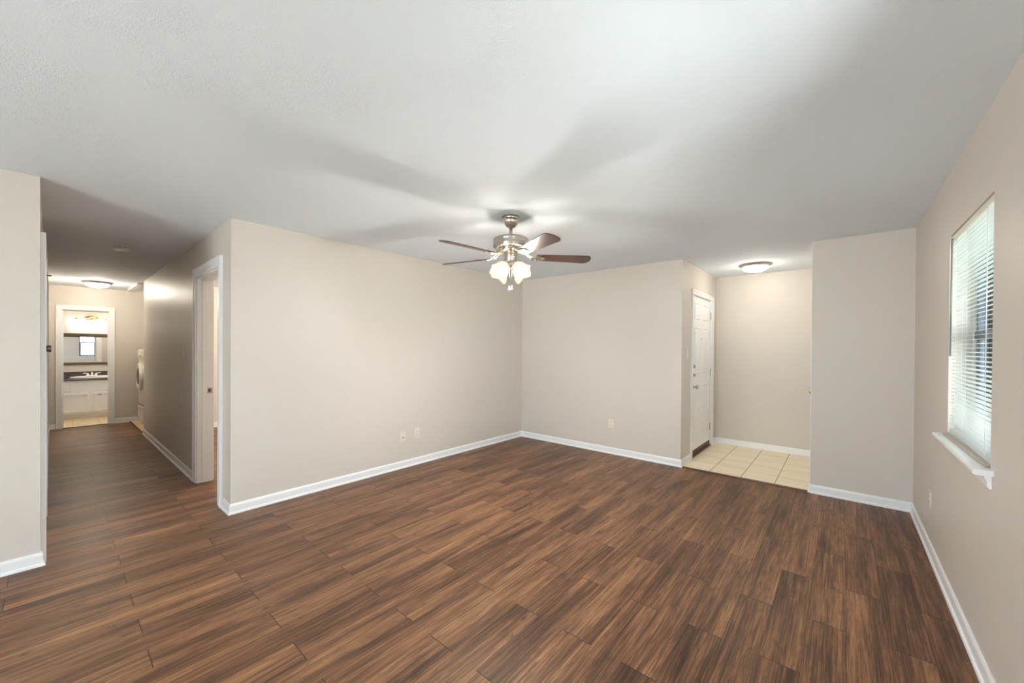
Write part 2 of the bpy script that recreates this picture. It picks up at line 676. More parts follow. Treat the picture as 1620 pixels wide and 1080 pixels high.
# right wall with two window openings
WIN = [(-2.262, -1.395), (-4.052, -3.185)]
WZ0, WZ1 = 0.90, 2.053
rw = B()
ys = [YB - 0.2, WIN[1][0], WIN[1][1], WIN[0][0], WIN[0][1], 0.0]
for k in range(5):
    if k % 2 == 0:
        rw.box(XR, XR + 0.15, ys[k], ys[k + 1], -0.1, H)
    else:
        rw.box(XR, XR + 0.15, ys[k], ys[k + 1], -0.1, WZ0)
        rw.box(XR, XR + 0.15, ys[k], ys[k + 1], WZ1, H)
struct('wall_right', rw, W, label='beige right wall with the window', cat='wall')
# wall behind the camera with opening for the added patio door
struct('wall_front', B().box(-T, 1.55, YB - 0.15, YB, -0.1, H).box(3.95, XR + 0.15, YB - 0.15, YB, -0.1, H)
       .box(1.55, 3.95, YB - 0.15, YB, 2.06, H), W, label='beige wall behind the viewer', cat='wall')
# stub of the left wall beyond the hall + hall left wall with two doors
DA = (-1.02, -0.125)     # door openings in the hall's left wall
DB = (-2.88, -2.10)
hl = B()
hl.box(-T, 0, YB, YH, -0.1, H)
struct('wall_dining', hl, W, label='beige wall piece left of the hall mouth', cat='wall')
hl = B()
for a, b in ((DA[1], -T), (DB[1], DA[0]), (XB - T, DB[0])):
    hl.box(a, b, YH - T, YH, -0.1, H)
for a, b in (DA, DB):
    hl.box(a, b, YH - T, YH, 2.03, H)
struct('wall_hall_left', hl, W, label='beige left wall of the hall', cat='wall')
# hall right wall with bedroom door opening
BD = (-1.155, -0.325)
hr = B()
hr.box(BD[1], 0, -3.823, -3.70, -0.1, H)
hr.box(XH, BD[0], -3.823, -3.70, -0.1, H)
hr.box(BD[0], BD[1], -3.823, -3.70, 2.10, H)
struct('wall_hall_right', hr, W, label='beige right wall of the hall with switch', cat='wall')
# laundry recess side and back, end wall, bathroom walls
struct('wall_laundry', B().box(XH, XH + T, -3.70, -2.95, -0.1, H).box(XB - T, XH + T, -2.95, -2.83, -0.1, H), W,
       label='beige walls of the laundry recess', cat='wall')
BO = (-4.675, -4.090)    # bathroom door opening in y
BZ = 2.045
eb = B()
eb.box(XB - T, XB, -5.2, BO[0], -0.1, H)
eb.box(XB - T, XB, BO[1], -2.95, -0.1, H)
eb.box(XB - T, XB, BO[0], BO[1], BZ, H)
struct('wall_hall_end', eb, W, label='beige end wall of the hall', cat='wall')
bw = B()
bw.box(WX - T, WX, -5.2, -3.2, -0.1, H)
bw.box(WX, XB - T, -5.2, -5.08, -0.1, H)
bw.box(WX, XB - T, -3.32, -3.2, -0.1, H)
struct('wall_bath', bw, W, label='cream bathroom walls', cat='wall')
# bedroom
bb = B()
bb.box(-4.62, -4.5, -3.70, 0.2, -0.1, H)
bb.box(-4.5, -T, 0.0, T, -0.1, H)
struct('wall_bedroom', bb, W, label='cream bedroom walls', cat='wall')
# foyer
fo = B()
FDY = (0.415, 1.345)
FDZ = 2.085
fo.box(XE - T, XE, FDY[1], DF, -0.1, H)
fo.box(XE - T, XE, FDY[0], FDY[1], FDZ, H)
fo.box(XE - T, XF + T, DF, DF + T, -0.1, H)
struct('wall_foyer', fo, W, label='beige back wall of the tiled entry', cat='wall')
CD = (0.36, 1.12)
fr_ = B()
fr_.box(XF, XF + T, T, CD[0], -0.1, H)
fr_.box(XF, XF + T, CD[1], DF, -0.1, H)
fr_.box(XF, XF + T, CD[0], CD[1], 2.04, H)
struct('wall_closet', fr_, W, label='beige closet wall right side of the entry', cat='wall')

# baseboards with shoe moulding
BP = [(0, 0), (0.021, 0), (0.021, 0.008), (0.0185, 0.015), (0.012, 0.020), (0.012, 0.066), (0.0095, 0.076), (0.005, 0.084), (0, 0.084)]


def baseboard(name, runs, label):
    b = B()
    for r in runs:
        b.run(r, BP)
    return struct(name, b, M['trim'], label=label, cat='baseboard')


baseboard('baseboard_left', [[(0, -1e-4), (0, -3.823), (-0.236, -3.823)]], 'white baseboard along the long left wall')
baseboard('baseboard_back', [[(XE, 0.345), (XE, 0), (0.0, 0)]], 'white baseboard along the back wall')
baseboard('baseboard_right', [[(XR, -7.99), (XR, 0), (XF, 0), (XF, 0.28)]], 'white baseboard under the window')
baseboard('baseboard_dining', [[(-0.025, YH), (0, YH), (0, -7.99)]], 'white baseboard left of the hall mouth')
baseboard('baseboard_hall', [[(-1.25, -3.823), (XH, -3.823), (XH, -3.78)], [(XB, -3.0), (XB, -4.028)],
                             [(XB, -4.74), (XB, YH), (-2.95, YH)], [(-2.03, YH), (-1.09, YH)]],
          'white baseboards along the hall')
baseboard('baseboard_foyer', [[(XF, DF), (XE, DF), (XE, 1.43)], [(XF, 1.19), (XF, DF)]], 'white baseboard at the entry back wall')
baseboard('baseboard_bedroom', [[(-T, -0.0), (-4.5, -0.0), (-4.5, -3.70), (-1.25, -3.70)]], 'white baseboard in the bedroom')


def casing_y(b, yw, s, x0, x1, zt, w=0.085, th=0.018, z0=0.0):
    """door casing on a wall plane y = yw, standing out along s (+1/-1)"""
    for (a0, a1, c0, c1) in ((x0 - w, x0, z0, zt + w), (x1, x1 + w, z0, zt + w), (x0, x1, zt, zt + w)):
        b.box(a0, a1, yw, yw + s * th, c0, c1, 0.004, 2)
    e = 0.0015
    for (a0, a1, c0, c1) in ((x0 - w - e, x0 - w + 0.02, z0 - e, zt + w + e), (x1 + w - 0.02, x1 + w + e, z0 - e, zt + w + e),
                             (x0 - w + 0.019, x1 + w - 0.019, zt + w - 0.02, zt + w + e * 2)):
        b.box(a0, a1, yw - s * e, yw + s * (th + 0.006), c0, c1, 0.003, 2)
    return b


def casing_x(b, xw, s, y0, y1, zt, w=0.07, th=0.018, z0=0.0):
    for (a0, a1, c0, c1) in ((y0 - w, y0, z0, zt + w), (y1, y1 + w, z0, zt + w), (y0, y1, zt, zt + w)):
        b.box(xw, xw + s * th, a0, a1, c0, c1, 0.004, 2)
    e = 0.0015
    for (a0, a1, c0, c1) in ((y0 - w - e, y0 - w + 0.018, z0 - e, zt + w + e), (y1 + w - 0.018, y1 + w + e, z0 - e, zt + w + e),
                             (y0 - w + 0.017, y1 + w - 0.017, zt + w - 0.018, zt + w + e * 2)):
        b.box(xw - s * e, xw + s * (th + 0.006), a0, a1, c0, c1, 0.003, 2)
    return b


# trim_1: bedroom door frame (casing + jamb with stop)
t1 = B()
casing_y(t1, -3.823, -1, BD[0], BD[1], 2.085)
casing_y(t1, -3.70, 1, BD[0], BD[1], 2.085)
for a, b_ in ((BD[0] - 0.001, BD[0] + 0.018), (BD[1] - 0.018, BD[1] + 0.001)):
    t1.box(a, b_, -3.825, -3.698, 0, 2.085)
t1.box(BD[0] + 0.0185, BD[1] - 0.0185, -3.825, -3.698, 2.068, 2.099)
t1.box(BD[0] + 0.018, BD[0] + 0.030, -3.785, -3.745, 0.03, 2.0555, 0.002)
t1.box(BD[1] - 0.030, BD[1] - 0.018, -3.785, -3.745, 0.0, 2.0555, 0.002)
t1.box(BD[0] + 0.018, BD[1] - 0.018, -3.785, -3.745, 2.056, 2.068, 0.002)
tr1 = struct('trim_1', t1, M['trim'], label='white door frame of the bedroom doorway in the hall', cat='door frame')
sp = B().box(BD[0] + 0.018, BD[0] + 0.0205, -3.742, -3.700, 0.90, 0.958, 0.0008)
strike = sp.out('strike_plate', M['nickel'], tr1)
B().box(BD[0] + 0.0195, BD[0] + 0.0212, -3.733, -3.716, 0.914, 0.944).out('latch_hole', M['dark'], strike)
# trim_2: bathroom door frame
t2 = B()
casing_x(t2, XB, 1, BO[0] + 0.012, BO[1] - 0.012, BZ - 0.012)
casing_x(t2, XB - T, -1, BO[0] + 0.012, BO[1] - 0.012, BZ - 0.012)
t2.box(XB - T - 0.002, XB + 0.002, BO[0] - 0.001, BO[0] + 0.018, 0, BZ)
t2.box(XB - T - 0.002, XB + 0.002, BO[1] - 0.018, BO[1] + 0.001, 0, BZ)
t2.box(XB - T - 0.002, XB + 0.002, BO[0] + 0.0185, BO[1] - 0.0185, BZ - 0.018, BZ + 0.001)
t2.box(XB - 0.075, XB - 0.04, BO[0] + 0.018, BO[0] + 0.03, 0, BZ - 0.0305)
t2.box(XB - 0.075, XB - 0.04, BO[1] - 0.03, BO[1] - 0.018, 0, BZ - 0.0305)
t2.box(XB - 0.075, XB - 0.04, BO[0] + 0.018, BO[1] - 0.018, BZ - 0.03, BZ - 0.018)
tr2 = struct('trim_2', t2, M['trim'], label='white door frame of the bathroom at the hall end', cat='door frame')
# trim_3 / trim_4: frames of the two doors in the hall's left wall
for nm, dd, lab in (('trim_3', DA, 'white door frame nearest the hall mouth, left wall'),
                    ('trim_4', DB, 'white door frame farther down the hall, left wall')):
    b = casing_y(B(), YH, 1, dd[0] + 0.01, dd[1] - 0.01, 2.02)
    for a0, a1 in ((dd[0] - 0.001, dd[0] + 0.018), (dd[1] - 0.018, dd[1] + 0.001)):
        b.box(a0, a1, YH - T, YH, 0, 2.03)
    b.box(dd[0], dd[1], YH - T, YH, 2.012, 2.031)
    struct(nm, b, M['trim'], label=lab, cat='door frame')
# trim_5: front door frame, thick brick-mould casing
t5 = casing_x(B(), XE, 1, FDY[0] + 0.005, FDY[1] - 0.005, FDZ - 0.012, 0.062, 0.016)
t5.box(XE - T, XE + 0.002, FDY[0] - 0.001, FDY[0] + 0.012, 0, FDZ)
t5.box(XE - T, XE + 0.002, FDY[1] - 0.012, FDY[1] + 0.001, 0, FDZ)
t5.box(XE - T, XE + 0.002, FDY[0], FDY[1], FDZ - 0.014, FDZ + 0.001)
struct('trim_5', t5, M['trim'], label='white frame around the front door', cat='door frame')
# trim_6: closet door frame in the foyer
t6 = casing_x(B(), XF, -1, CD[0] + 0.01, CD[1] - 0.01, 2.03, 0.06, 0.012)
t6.box(XF, XF + T, CD[0] - 0.001, CD[0] + 0.018, 0, 2.04)
t6.box(XF, XF + T, CD[1] - 0.018, CD[1] + 0.001, 0, 2.04)
t6.box(XF, XF + T, CD[0], CD[1], 2.022, 2.041)
struct('trim_6', t6, M['trim'], label='white closet door frame in the entry', cat='door frame')
# transition strips
tp = B().prism([(-0.022, 0.0005), (0.016, 0.0005), (0.016, 0.012), (0.0, 0.013), (-0.016, 0.007), (-0.022, 0.003)],
               Matrix.Translation((XE + 0.02, 0, 0)) @ Matrix(((0, 0, 1, 0), (1, 0, 0, 0), (0, 1, 0, 0), (0, 0, 0, 1))), XF - XE - 0.02)
struct('trim_7', tp, M['threshold'], label='dark wood strip between plank floor and entry tile', cat='threshold')
tp = B().box(XB, XH, -3.845, -3.815, 0, 0.014, 0.004)
struct('trim_8', tp, M['threshold'], label='wood strip in front of the laundry recess', cat='threshold')
tp = B().box(XB - 0.02, XB + 0.012, BO[0] + 0.02, BO[1] - 0.02, 0, 0.008, 0.003)
struct('trim_9', tp, M['threshold'], label='thin dark strip under the bathroom door', cat='threshold')


# ------------------------------------------------------------------ doors
def knob_parts(parent, base, out, mat, kind='knob', size=1.0):
    """round knob on a door face: rosette, neck, ball along direction out"""
    q = Vector((0, 0, 1)).rotation_difference(Vector(out)).to_matrix().to_4x4()
    m = Matrix.Translation(base) @ q
    s = size
    prof = [(0.0, 0.0), (0.031 * s, 0.0), (0.031 * s, 0.004), (0.026 * s, 0.008), (0.011 * s, 0.011), (0.010 * s, 0.026),
            (0.018 * s, 0.032), (0.0265 * s, 0.040), (0.028 * s, 0.048), (0.025 * s, 0.057), (0.015 * s, 0.062), (0.0, 0.063)]
    return B().lathe(prof, m, 24).out(kind, mat, parent)


def panel_face(b, face, ns, wdir, pw, ph, panels):
    """raised panels: face origin, outward axis ns, width axis wdir, panels = (w0, w1, z0, z1)"""
    face, ns, wd, zd = Vector(face), Vector(ns), Vector(wdir), Vector((0, 0, 1))
    for (w0, w1, z0, z1) in panels:
        def ring(ins, d):
            return [b.bm.verts.new(face + wd * w + zd * z + ns * d) for w, z in
                    ((w0 + ins, z0 + ins), (w1 - ins, z0 + ins), (w1 - ins, z1 - ins), (w0 + ins, z1 - ins))]
        rs = [ring(-0.004, 0.0), ring(0.004, 0.007), ring(0.012, 0.007), ring(0.022, 0.0015), ring(0.034, 0.0015), ring(0.05, 0.006)]
        for a, c in zip(rs, rs[1:]):
            for k in range(4):
                b.bm.faces.new([a[k], a[(k + 1) % 4], c[(k + 1) % 4], c[k]])
        b.bm.faces.new(rs[-1])


SIX = lambda w: [(0.115, w / 2 - 0.05, 0.22, 0.86), (w / 2 + 0.05, w - 0.115, 0.22, 0.86),
                 (0.115, w / 2 - 0.05, 1.02, 1.62), (w / 2 + 0.05, w - 0.115, 1.02, 1.62),
                 (0.115, w / 2 - 0.05, 1.73, 1.94), (w / 2 + 0.05, w - 0.115, 1.73, 1.94)]

# door_1: the front door (white, six panels)
d1 = tag(empty('door_1', (XE - 0.012, FDY[0] + 0.014, 0)), 'white six-panel front door of the tiled entry', 'door', kind='structure')
fw_ = FDY[1] - FDY[0] - 0.028
b = B().box(-0.044, 0, 0, fw_, 0.085, FDZ - 0.017, 0.002)
panel_face(b, (0, 0, 0.05), (1, 0, 0), (0, 1, 0), fw_, 2.0, SIX(fw_))
b.out('door_panel', M['door'], d1)
b = B().box(-0.046, 0.004, 0.0, fw_, 0.012, 0.084, 0.003)
b.box(-0.03, 0.022, 0.0, fw_, 0.006, 0.03, 0.004)
b.out('door_sweep', M['threshold'], d1)
knob_parts(d1, (0, 0.075, 0.905), (1, 0, 0), M['nickel'], 'door_knob')
for zc in (1.055, 1.165):
    q = Matrix.Translation((0, 0.07, zc)) @ Matrix.Rotation(PI / 2, 4, 'Y')
    dbt = B().lathe([(0, 0), (0.03, 0), (0.029, 0.006), (0.022, 0.012), (0.0, 0.013)], q, 24).out('deadbolt', M['nickel'], d1)
    B().box(0.012, 0.032, 0.066, 0.074, zc - 0.016, zc + 0.016, 0.003, 2).out('thumb_turn', M['nickel'], dbt)
b = B().box(0, 0.012, 0.022, 0.04, 1.50, 1.545, 0.003)
b.box(0, 0.008, 0.028, 0.038, 1.31, 1.33, 0.002)
for k in range(13):
    q = Matrix.Translation((0.008, 0.033, 1.335 + k * 0.0135)) @ Matrix.Rotation((k % 2) * PI / 2, 4, 'Z')
    ring = [q @ Vector((0.0, 0.0042 * math.cos(a), 0.009 * math.sin(a))) for a in (2 * PI * j / 10 for j in range(11))]
    b.tube(ring, 0.0014, 5)
b.out('door_chain', M['darkmetal'], d1)
for zc in (0.28, 1.05, 1.86):
    B().tube([(0.008, fw_ + 0.003, zc - 0.05), (0.008, fw_ + 0.003, zc + 0.05)], 0.006, 8).out('door_hinge', M['nickel'], d1)
q = Matrix.Translation((0, fw_ / 2, 1.52)) @ Matrix.Rotation(PI / 2, 4, 'Y')
B().lathe([(0, 0), (0.009, 0), (0.009, 0.003), (0.006, 0.005), (0, 0.004)], q, 16).out('peephole', M['nickel'], d1)

# door_2: closet door in the entry, only its knob shows past the corner
d2 = tag(empty('door_2', (XF + 0.004, CD[0] + 0.02, 0)), 'white closet door right side of the entry, brass knob showing', 'door', kind='structure')
b = B().box(0, 0.036, 0, CD[1] - CD[0] - 0.04, 0.012, 2.018, 0.002)
panel_face(b, (0, 0, 0.03), (-1, 0, 0), (0, 1, 0), 0.72, 2.0, SIX(CD[1] - CD[0] - 0.04))
b.out('door_panel', M['door'], d2)
knob_parts(d2, (0, 0.41, 0.91), (-1, 0, 0), M['brass'], 'door_knob', 0.8)

# door_3 and door_4: closed doors in the hall's left wall
for nm, dd, lab, kn in (('door_3', DA, 'white flush door at the hall mouth with dark knob', True),
                        ('door_4', DB, 'white flush door farther down the left of the hall', False)):
    zz = sag((dd[0] + dd[1]) / 2)
    dr = tag(empty(nm, (dd[0] + 0.021, YH - 0.008, zz)), lab, 'door', kind='structure')
    B().box(0, dd[1] - dd[0] - 0.042, -0.036, 0, 0.012, 2.006, 0.002).out('door_panel', M['door'], dr)
    if kn:
        q = Matrix.Translation((0.055, 0, 1.362)) @ Matrix.Rotation(-PI / 2, 4, 'X')
        B().lathe([(0, 0), (0.027, 0), (0.027, 0.005), (0.012, 0.009), (0.011, 0.017), (0.0225, 0.024), (0.0265, 0.034),
                   (0.0265, 0.050), (0.0245, 0.053), (0, 0.053)], q, 28).out('door_knob', M['darkmetal'], dr)
        hk = B().box(0.045, 0.07, 0, 0.004, 1.925, 1.955, 0.001)
        hk.tube([(0.058, 0.002, 1.945), (0.058, 0.02, 1.943), (0.058, 0.042, 1.938)], 0.0028, 8)
        hk.lathe([(0, 0), (0.005, 0.001), (0.0065, 0.008), (0.004, 0.016), (0, 0.018)],
                 Matrix.Translation((0.058, 0.038, 1.938)) @ Matrix.Rotation(-PI / 2, 4, 'X'), 12)
        hk.out('door_hook', M['darkmetal'], dr)

# door_5: bathroom door standing open inside, hinges on the left jamb
d5 = tag(empty('door_5', (XB - 0.082, BO[0] + 0.02, sag(XB))), 'white bathroom door swung open against the bathroom wall', 'door', kind='structure')
b = B().box(-0.545, 0, -0.036, 0, 0.012, BZ - 0.025, 0.002)
b.out('door_panel', M['door'], d5, rot=(0, 0, 0.13))
for zc in (0.25, 1.0, 1.84):
    B().tube([(0.006, 0.004, zc - 0.045), (0.006, 0.004, zc + 0.045)], 0.0055, 8).out('door_hinge', M['nickel'], d5)


# ------------------------------------------------------------------ windows with blinds
def build_window(idx, y0, y1):
    w = tag(empty('window_%d' % idx, (XR, (y0 + y1) / 2, WZ0)),
            ('white window with dark sash in the right wall' if idx == 1 else 'bare second window of the right wall, mirrored in the bathroom'),
            'window', kind='structure')
    hw = (y1 - y0) / 2
    hh = WZ1 - WZ0
    xo = 0.105
    f = B()
    for (a0, a1, c0, c1) in ((-hw, -hw + 0.028, 0, hh), (hw - 0.028, hw, 0, hh), (-hw, hw, 0, 0.03), (-hw, hw, hh - 0.03, hh)):
        f.box(xo, xo + 0.045, a0, a1, c0, c1, 0.002)
    f.out('window_frame', M['alu'], w)
    s = B()
    s.box(xo - 0.012, xo + 0.02, -hw + 0.028, hw - 0.028, hh / 2 - 0.022, hh / 2 + 0.022, 0.003)
    s.box(xo + 0.004, xo + 0.020, -hw + 0.028, -hw + 0.048, 0.03, hh / 2 - 0.022, 0.002)
    s.box(xo + 0.004, xo + 0.020, hw - 0.048, hw - 0.028, 0.03, hh / 2 - 0.022, 0.002)
    s.box(xo + 0.003, xo + 0.021, -hw + 0.028, hw - 0.028, 0.03, 0.06, 0.002)
    s.box(xo, xo + 0.012, -0.011, 0.011, 0.03, hh - 0.03)
    s.out('window_sash', M['alu'], w)
    B().box(xo + 0.022, xo + 0.026, -hw + 0.028, hw - 0.028, 0.03, hh - 0.03).out('window_glass', M['glass'], w)
    # sill with horns, bull-nosed front
    sl = B()
    n = 8
    prof = [(0.10, -0.020), (0.10, 0.004)] + [(-0.048 - 0.010 * math.sin(PI * k / n), 0.004 - 0.024 * (1 - math.cos(PI * k / n)) / 2) for k in range(n + 1)]
    sl.prism([(x, z) for x, z in prof], Matrix.Translation((0, 0, 0)) @ Matrix(((1, 0, 0, 0), (0, 0, 1, -hw + 0.001), (0, 1, 0, 0), (0, 0, 0, 1))), 2 * hw - 0.002)
    prof2 = [(0.0, -0.020), (0.0, 0.004)] + prof[2:]
    for a, ln in ((-hw - 0.045, 0.047), (hw - 0.002, 0.045)):
        sl.prism(prof2, Matrix(((1, 0, 0, 0), (0, 0, 1, a), (0, 1, 0, 0), (0, 0, 0, 1))), ln)
    sl.out('window_sill', M['trim'], w)
    ap = B().prism([(0, -0.02), (-0.022, -0.02), (-0.021, -0.035), (-0.014, -0.045), (-0.012, -0.068), (-0.008, -0.076), (0, -0.078)],
                   Matrix(((1, 0, 0, 0), (0, 0, 1, -hw - 0.018), (0, 1, 0, 0), (0, 0, 0, 1))), 2 * hw + 0.036)
    ap.out('window_apron', M['trim'], w)
    if idx == 2:
        return w
    # blind
    hb = B().box(0.006, 0.032, -hw + 0.006, hw - 0.006, hh - 0.030, hh - 0.002, 0.003, 2)
    bl = tag(empty('window_blind', (XR, (y0 + y1) / 2, WZ0)),
             'white horizontal slat blind half open in the window', 'window blind')
    hb.out('head_rail', M['rail'], bl)
    st = B()
    pitch = 0.0208
    zz = hh - 0.045
    nst = 0
    sag_n = 5
    zs = []
    while zz > 0.055:
        zs.append(zz)
        zz -= pitch
    N = len(zs)
    for i, z in enumerate(zs):
        low = max(0, i - (N - 7))        # the lowest slats hang slanted on the fallen rail
        dl = 0.0026 * low                # drop at the right-hand end
        pr_ = []
        m_ = 5
        for k in range(m_ + 1):
            u = k / m_ - 0.5
            pr_.append((0.019 + u * 0.025, 0.0025 * (1 - 4 * u * u) + u * 0.004))
        for e, (za, yb) in enumerate(((z - dl, -hw + 0.010), (z + 0.004 * min(low, 3), hw - 0.010))):
            row = [st.bm.verts.new((x, yb, za + c)) for x, c in pr_]
            if e == 0:
                prev = row
        for k in range(m_):
            fc = st.bm.faces.new([prev[k], prev[k + 1], row[k + 1], row[k]])
            fc.smooth = True
    st.out('slats', M['slat'], bl)
    rl = B()
    rl.box(-0.013, 0.013, -hw + 0.02, hw - 0.015, -0.006, 0.006, 0.003, 2)
    rl.out('bottom_rail', M['oldrail'], bl, loc=(-0.004, 0, 0.0125), rot=(0.0, math.radians(-12), 0.012))
    # slats heaped on the sill behind the fallen rail
    hp = B()
    for k in range(4):
        zz = 0.012 + 0.008 * k
        a = [(0.010 + u * 0.025, 0.0025 * (1 - 4 * u * u) + u * 0.010) for u in (-0.5, -0.25, 0, 0.25, 0.5)]
        r0 = [hp.bm.verts.new((x + 0.002 * k, -hw + 0.014, zz + c - 0.003)) for x, c in a]
        r1 = [hp.bm.verts.new((x + 0.003 * k, hw - 0.014, zz + c + 0.006 * (k > 1))) for x, c in a]
        for j in range(4):
            hp.bm.faces.new([r0[j], r0[j + 1], r1[j + 1], r1[j]]).smooth = True
    hp.out('fallen_slats', M['slat'], bl)
    for yy in (-hw + 0.13, 0.06, hw - 0.13):
        c = B()
        for xx in (0.0065, 0.0315):
            c.tube([(xx, yy, 0.02), (xx, yy, hh - 0.02)], 0.0008, 5)
        c.out('ladder_cord', M['cord'], bl)
    B().tube([(0.001, hw - 0.05, hh - 0.02), (-0.001, hw - 0.048, 0.46)], 0.0042, 6).out('tilt_wand', M['wand'], bl)
    c = B()
    c.tube([(0.003, -hw + 0.10, hh - 0.02), (0.001, -hw + 0.10, 0.35)], 0.0012, 5)
    c.tube([(0.003, -hw + 0.108, hh - 0.02), (0.001, -hw + 0.108, 0.35)], 0.0012, 5)
    c.out('lift_cord', M['cord'], bl)
    return w


build_window(1, *WIN[0])
build_window(2, *WIN[1])

# patio door added behind the viewer, unseen, to let in more daylight
w3 = tag(empty('window_3', (2.75, YB, 0)), 'added glass patio door behind the viewer, unseen, letting daylight in', 'window', kind='structure')
f = B()
for (a0, a1, c0, c1) in ((-1.2, -1.14, 0, 2.06), (1.14, 1.2, 0, 2.06), (-0.03, 0.03, 0, 2.06), (-1.2, 1.2, 0, 0.06), (-1.2, 1.2, 2.0, 2.06)):
    f.box(a0, a1, -0.10, -0.04, c0, c1, 0.003)
f.out('window_frame', M['trim'], w3)
B().box(-1.14, 1.14, -0.072, -0.066, 0.06, 2.0).out('window_glass', M['glass'], w3)

# outside: lawn, fence, shrubs
g = B().box(XR + 0.15, 16, -14, 8, -0.35, -0.25)
tag(g.out('lawn', M['lawn']), 'green lawn outside the window', 'lawn', kind='structure')
g = B().box(-3, 7, -13, YB - 0.15, -0.2, -0.04)  # added slab, unseen, to bounce daylight up onto the ceiling
tag(g.out('bounce_slab', plain('pale_bounce_slab', (0.58, 0.57, 0.55, 1), 0.8)), 'added, unseen pale slab bouncing daylight in at the patio door', 'patio', kind='structure')
g = B().box(XR + 0.15, 9.5, -9, -2.9, -0.22, -0.12)  # added pale ground, unseen, sending sunlight up through the second window
tag(g.out('reflector', plain('pale_reflector', (0.34, 0.34, 0.34, 1), 0.85)), 'added, unseen pale driveway outside the second window', 'reflector', kind='structure')
g = B().box(XR + 0.15, 7.3, -2.7, 4.0, 2.56, 2.70).box(7.1, 7.22, -2.68, -2.56, -0.3, 2.56).box(7.1, 7.22, 3.8, 3.92, -0.3, 2.56)  # roof added outside, unseen, to keep sky light off the blind
tag(g.out('added_porch_roof', M['trim']), 'added porch roof on posts, unseen, shading the window', 'porch', kind='structure')
fn = thing('privacy_fence', 'grey board fence outside beyond the window blind', 'fence', (11.5, 2.0, -0.25))
b = B()
for k in range(70):
    yy = -7 + k * 0.152
    b.box(0, 0.02, yy, yy + 0.14, 0.0, 1.78 + 0.01 * random.random(), 0.004)
b.out('boards', M['fence'], fn)
b = B()
for zc in (0.35, 1.45):
    b.box(0.02, 0.06, -7, 3.6, zc, zc + 0.09)
b.out('rails', M['fence'], fn)


def shrub(loc, r, h, label):
    t = thing('shrub', label, 'shrub', loc)
    b = B()
    for k in range(900):
        a, e = random.uniform(0, 2 * PI), random.random()
        rr = r * math.sqrt(random.random()) * (0.55 + 0.45 * math.sin(PI * min(1, e + 0.15)))
        p = Vector((rr * math.cos(a), rr * math.sin(a), 0.12 + e * (h - 0.12)))
        d = Vector((random.uniform(-1, 1), random.uniform(-1, 1), random.uniform(-0.4, 0.8))).normalized()
        s_ = d.cross(Vector((0.3, 0.2, 1))).normalized()
        ln = random.uniform(0.07, 0.12)
        q = [p, p + d * ln * 0.5 + s_ * ln * 0.25, p + d * ln, p + d * ln * 0.5 - s_ * ln * 0.25]
        b.bm.faces.new([b.bm.verts.new(x) for x in q])
    b.out('foliage', M['leaf'], t)
    b = B()
    for k in range(7):
        a = 2 * PI * k / 7
        b.tube([(0.02 * math.cos(a), 0.02 * math.sin(a), 0), (r * 0.3 * math.cos(a), r * 0.3 * math.sin(a), h * 0.45),
                (r * 0.6 * math.cos(a), r * 0.6 * math.sin(a), h * 0.8)], [0.014, 0.010, 0.004], 6)
    b.out('stems', M['threshold'], t)


shrub((5.7, -0.35, -0.25), 0.55, 1.9, 'taller green shrub close outside the window glass')
shrub((6.3, 1.0, -0.25), 0.6, 1.6, 'lower green shrub outside, beside the fence')


# ------------------------------------------------------------------ ceiling fan
FH = Vector((1.80, -2.39, 0))
thr = YAW
fr2 = Vector((math.sin(thr), -math.cos(thr), 0))
ff2 = Vector((math.cos(thr), math.sin(thr), 0))
BASE_A = math.atan2(fr2.y, fr2.x)       # world angle of the image's right-hand direction
fan = thing('ceiling_fan', 'five-blade brushed nickel ceiling fan with four lit glass shades', 'ceiling fan', (FH.x, FH.y, H))
B().lathe([(0.0, 0.0), (0.068, 0.0), (0.071, -0.004), (0.071, -0.018), (0.068, -0.022), (0.066, -0.026), (0.063, -0.028), (0.060, -0.040), (0.054, -0.055),
           (0.046, -0.068), (0.036, -0.080), (0.026, -0.086), (0.015, -0.088), (0, -0.088)], None, 40).out('canopy', M['nickel'], fan)
b = B().tube([(0, 0, -0.08), (0, 0, -0.175)], 0.0125, 16)
b.lathe([(0, -0.150), (0.019, -0.150), (0.022, -0.160), (0.030, -0.168), (0.030, -0.176), (0, -0.176)], None, 24)
b.out('downrod', M['nickel'], fan)
B().lathe([(0, -0.166), (0.05, -0.166), (0.12, -0.170), (0.136, -0.176), (0.142, -0.186), (0.142, -0.196), (0.1395, -0.199), (0.1395, -0.203),
           (0.142, -0.206), (0.142, -0.238), (0.138, -0.247), (0.118, -0.254), (0.10, -0.256), (0, -0.256)], None, 56).out('motor_housing', M['nickel'], fan)
b = B().lathe([(0, -0.252), (0.100, -0.252), (0.102, -0.258), (0.098, -0.272), (0.080, -0.282), (0.066, -0.286), (0, -0.286)], None, 48)
fly = b.out('flywheel_cover', M['polished'], fan)
for k in range(18):
    a = 2 * PI * k / 18
    q = Matrix.Translation((0.1005 * math.cos(a), 0.1005 * math.sin(a), -0.264)) @ Matrix.Rotation(a, 4, 'Z') @ Matrix.Rotation(PI / 2, 4, 'Y')
    B().lathe([(0, -0.002), (0.0042, -0.002), (0.0042, 0.001), (0, 0.001)], q, 10).out('vent_hole', M['dark'], fly)
b = B().lathe([(0, -0.284), (0.056, -0.284), (0.056, -0.292), (0.051, -0.296), (0.051, -0.352), (0.047, -0.362), (0, -0.362)], None, 40)
b.out('switch_housing', M['nickel'], fan)
b = B().lathe([(0, -0.358), (0.034, -0.358), (0.040, -0.366), (0.040, -0.384), (0.030, -0.396), (0.018, -0.404), (0.012, -0.414), (0.007, -0.424), (0, -0.426)], None, 32)
b.out('light_fitter', M['nickel'], fan)

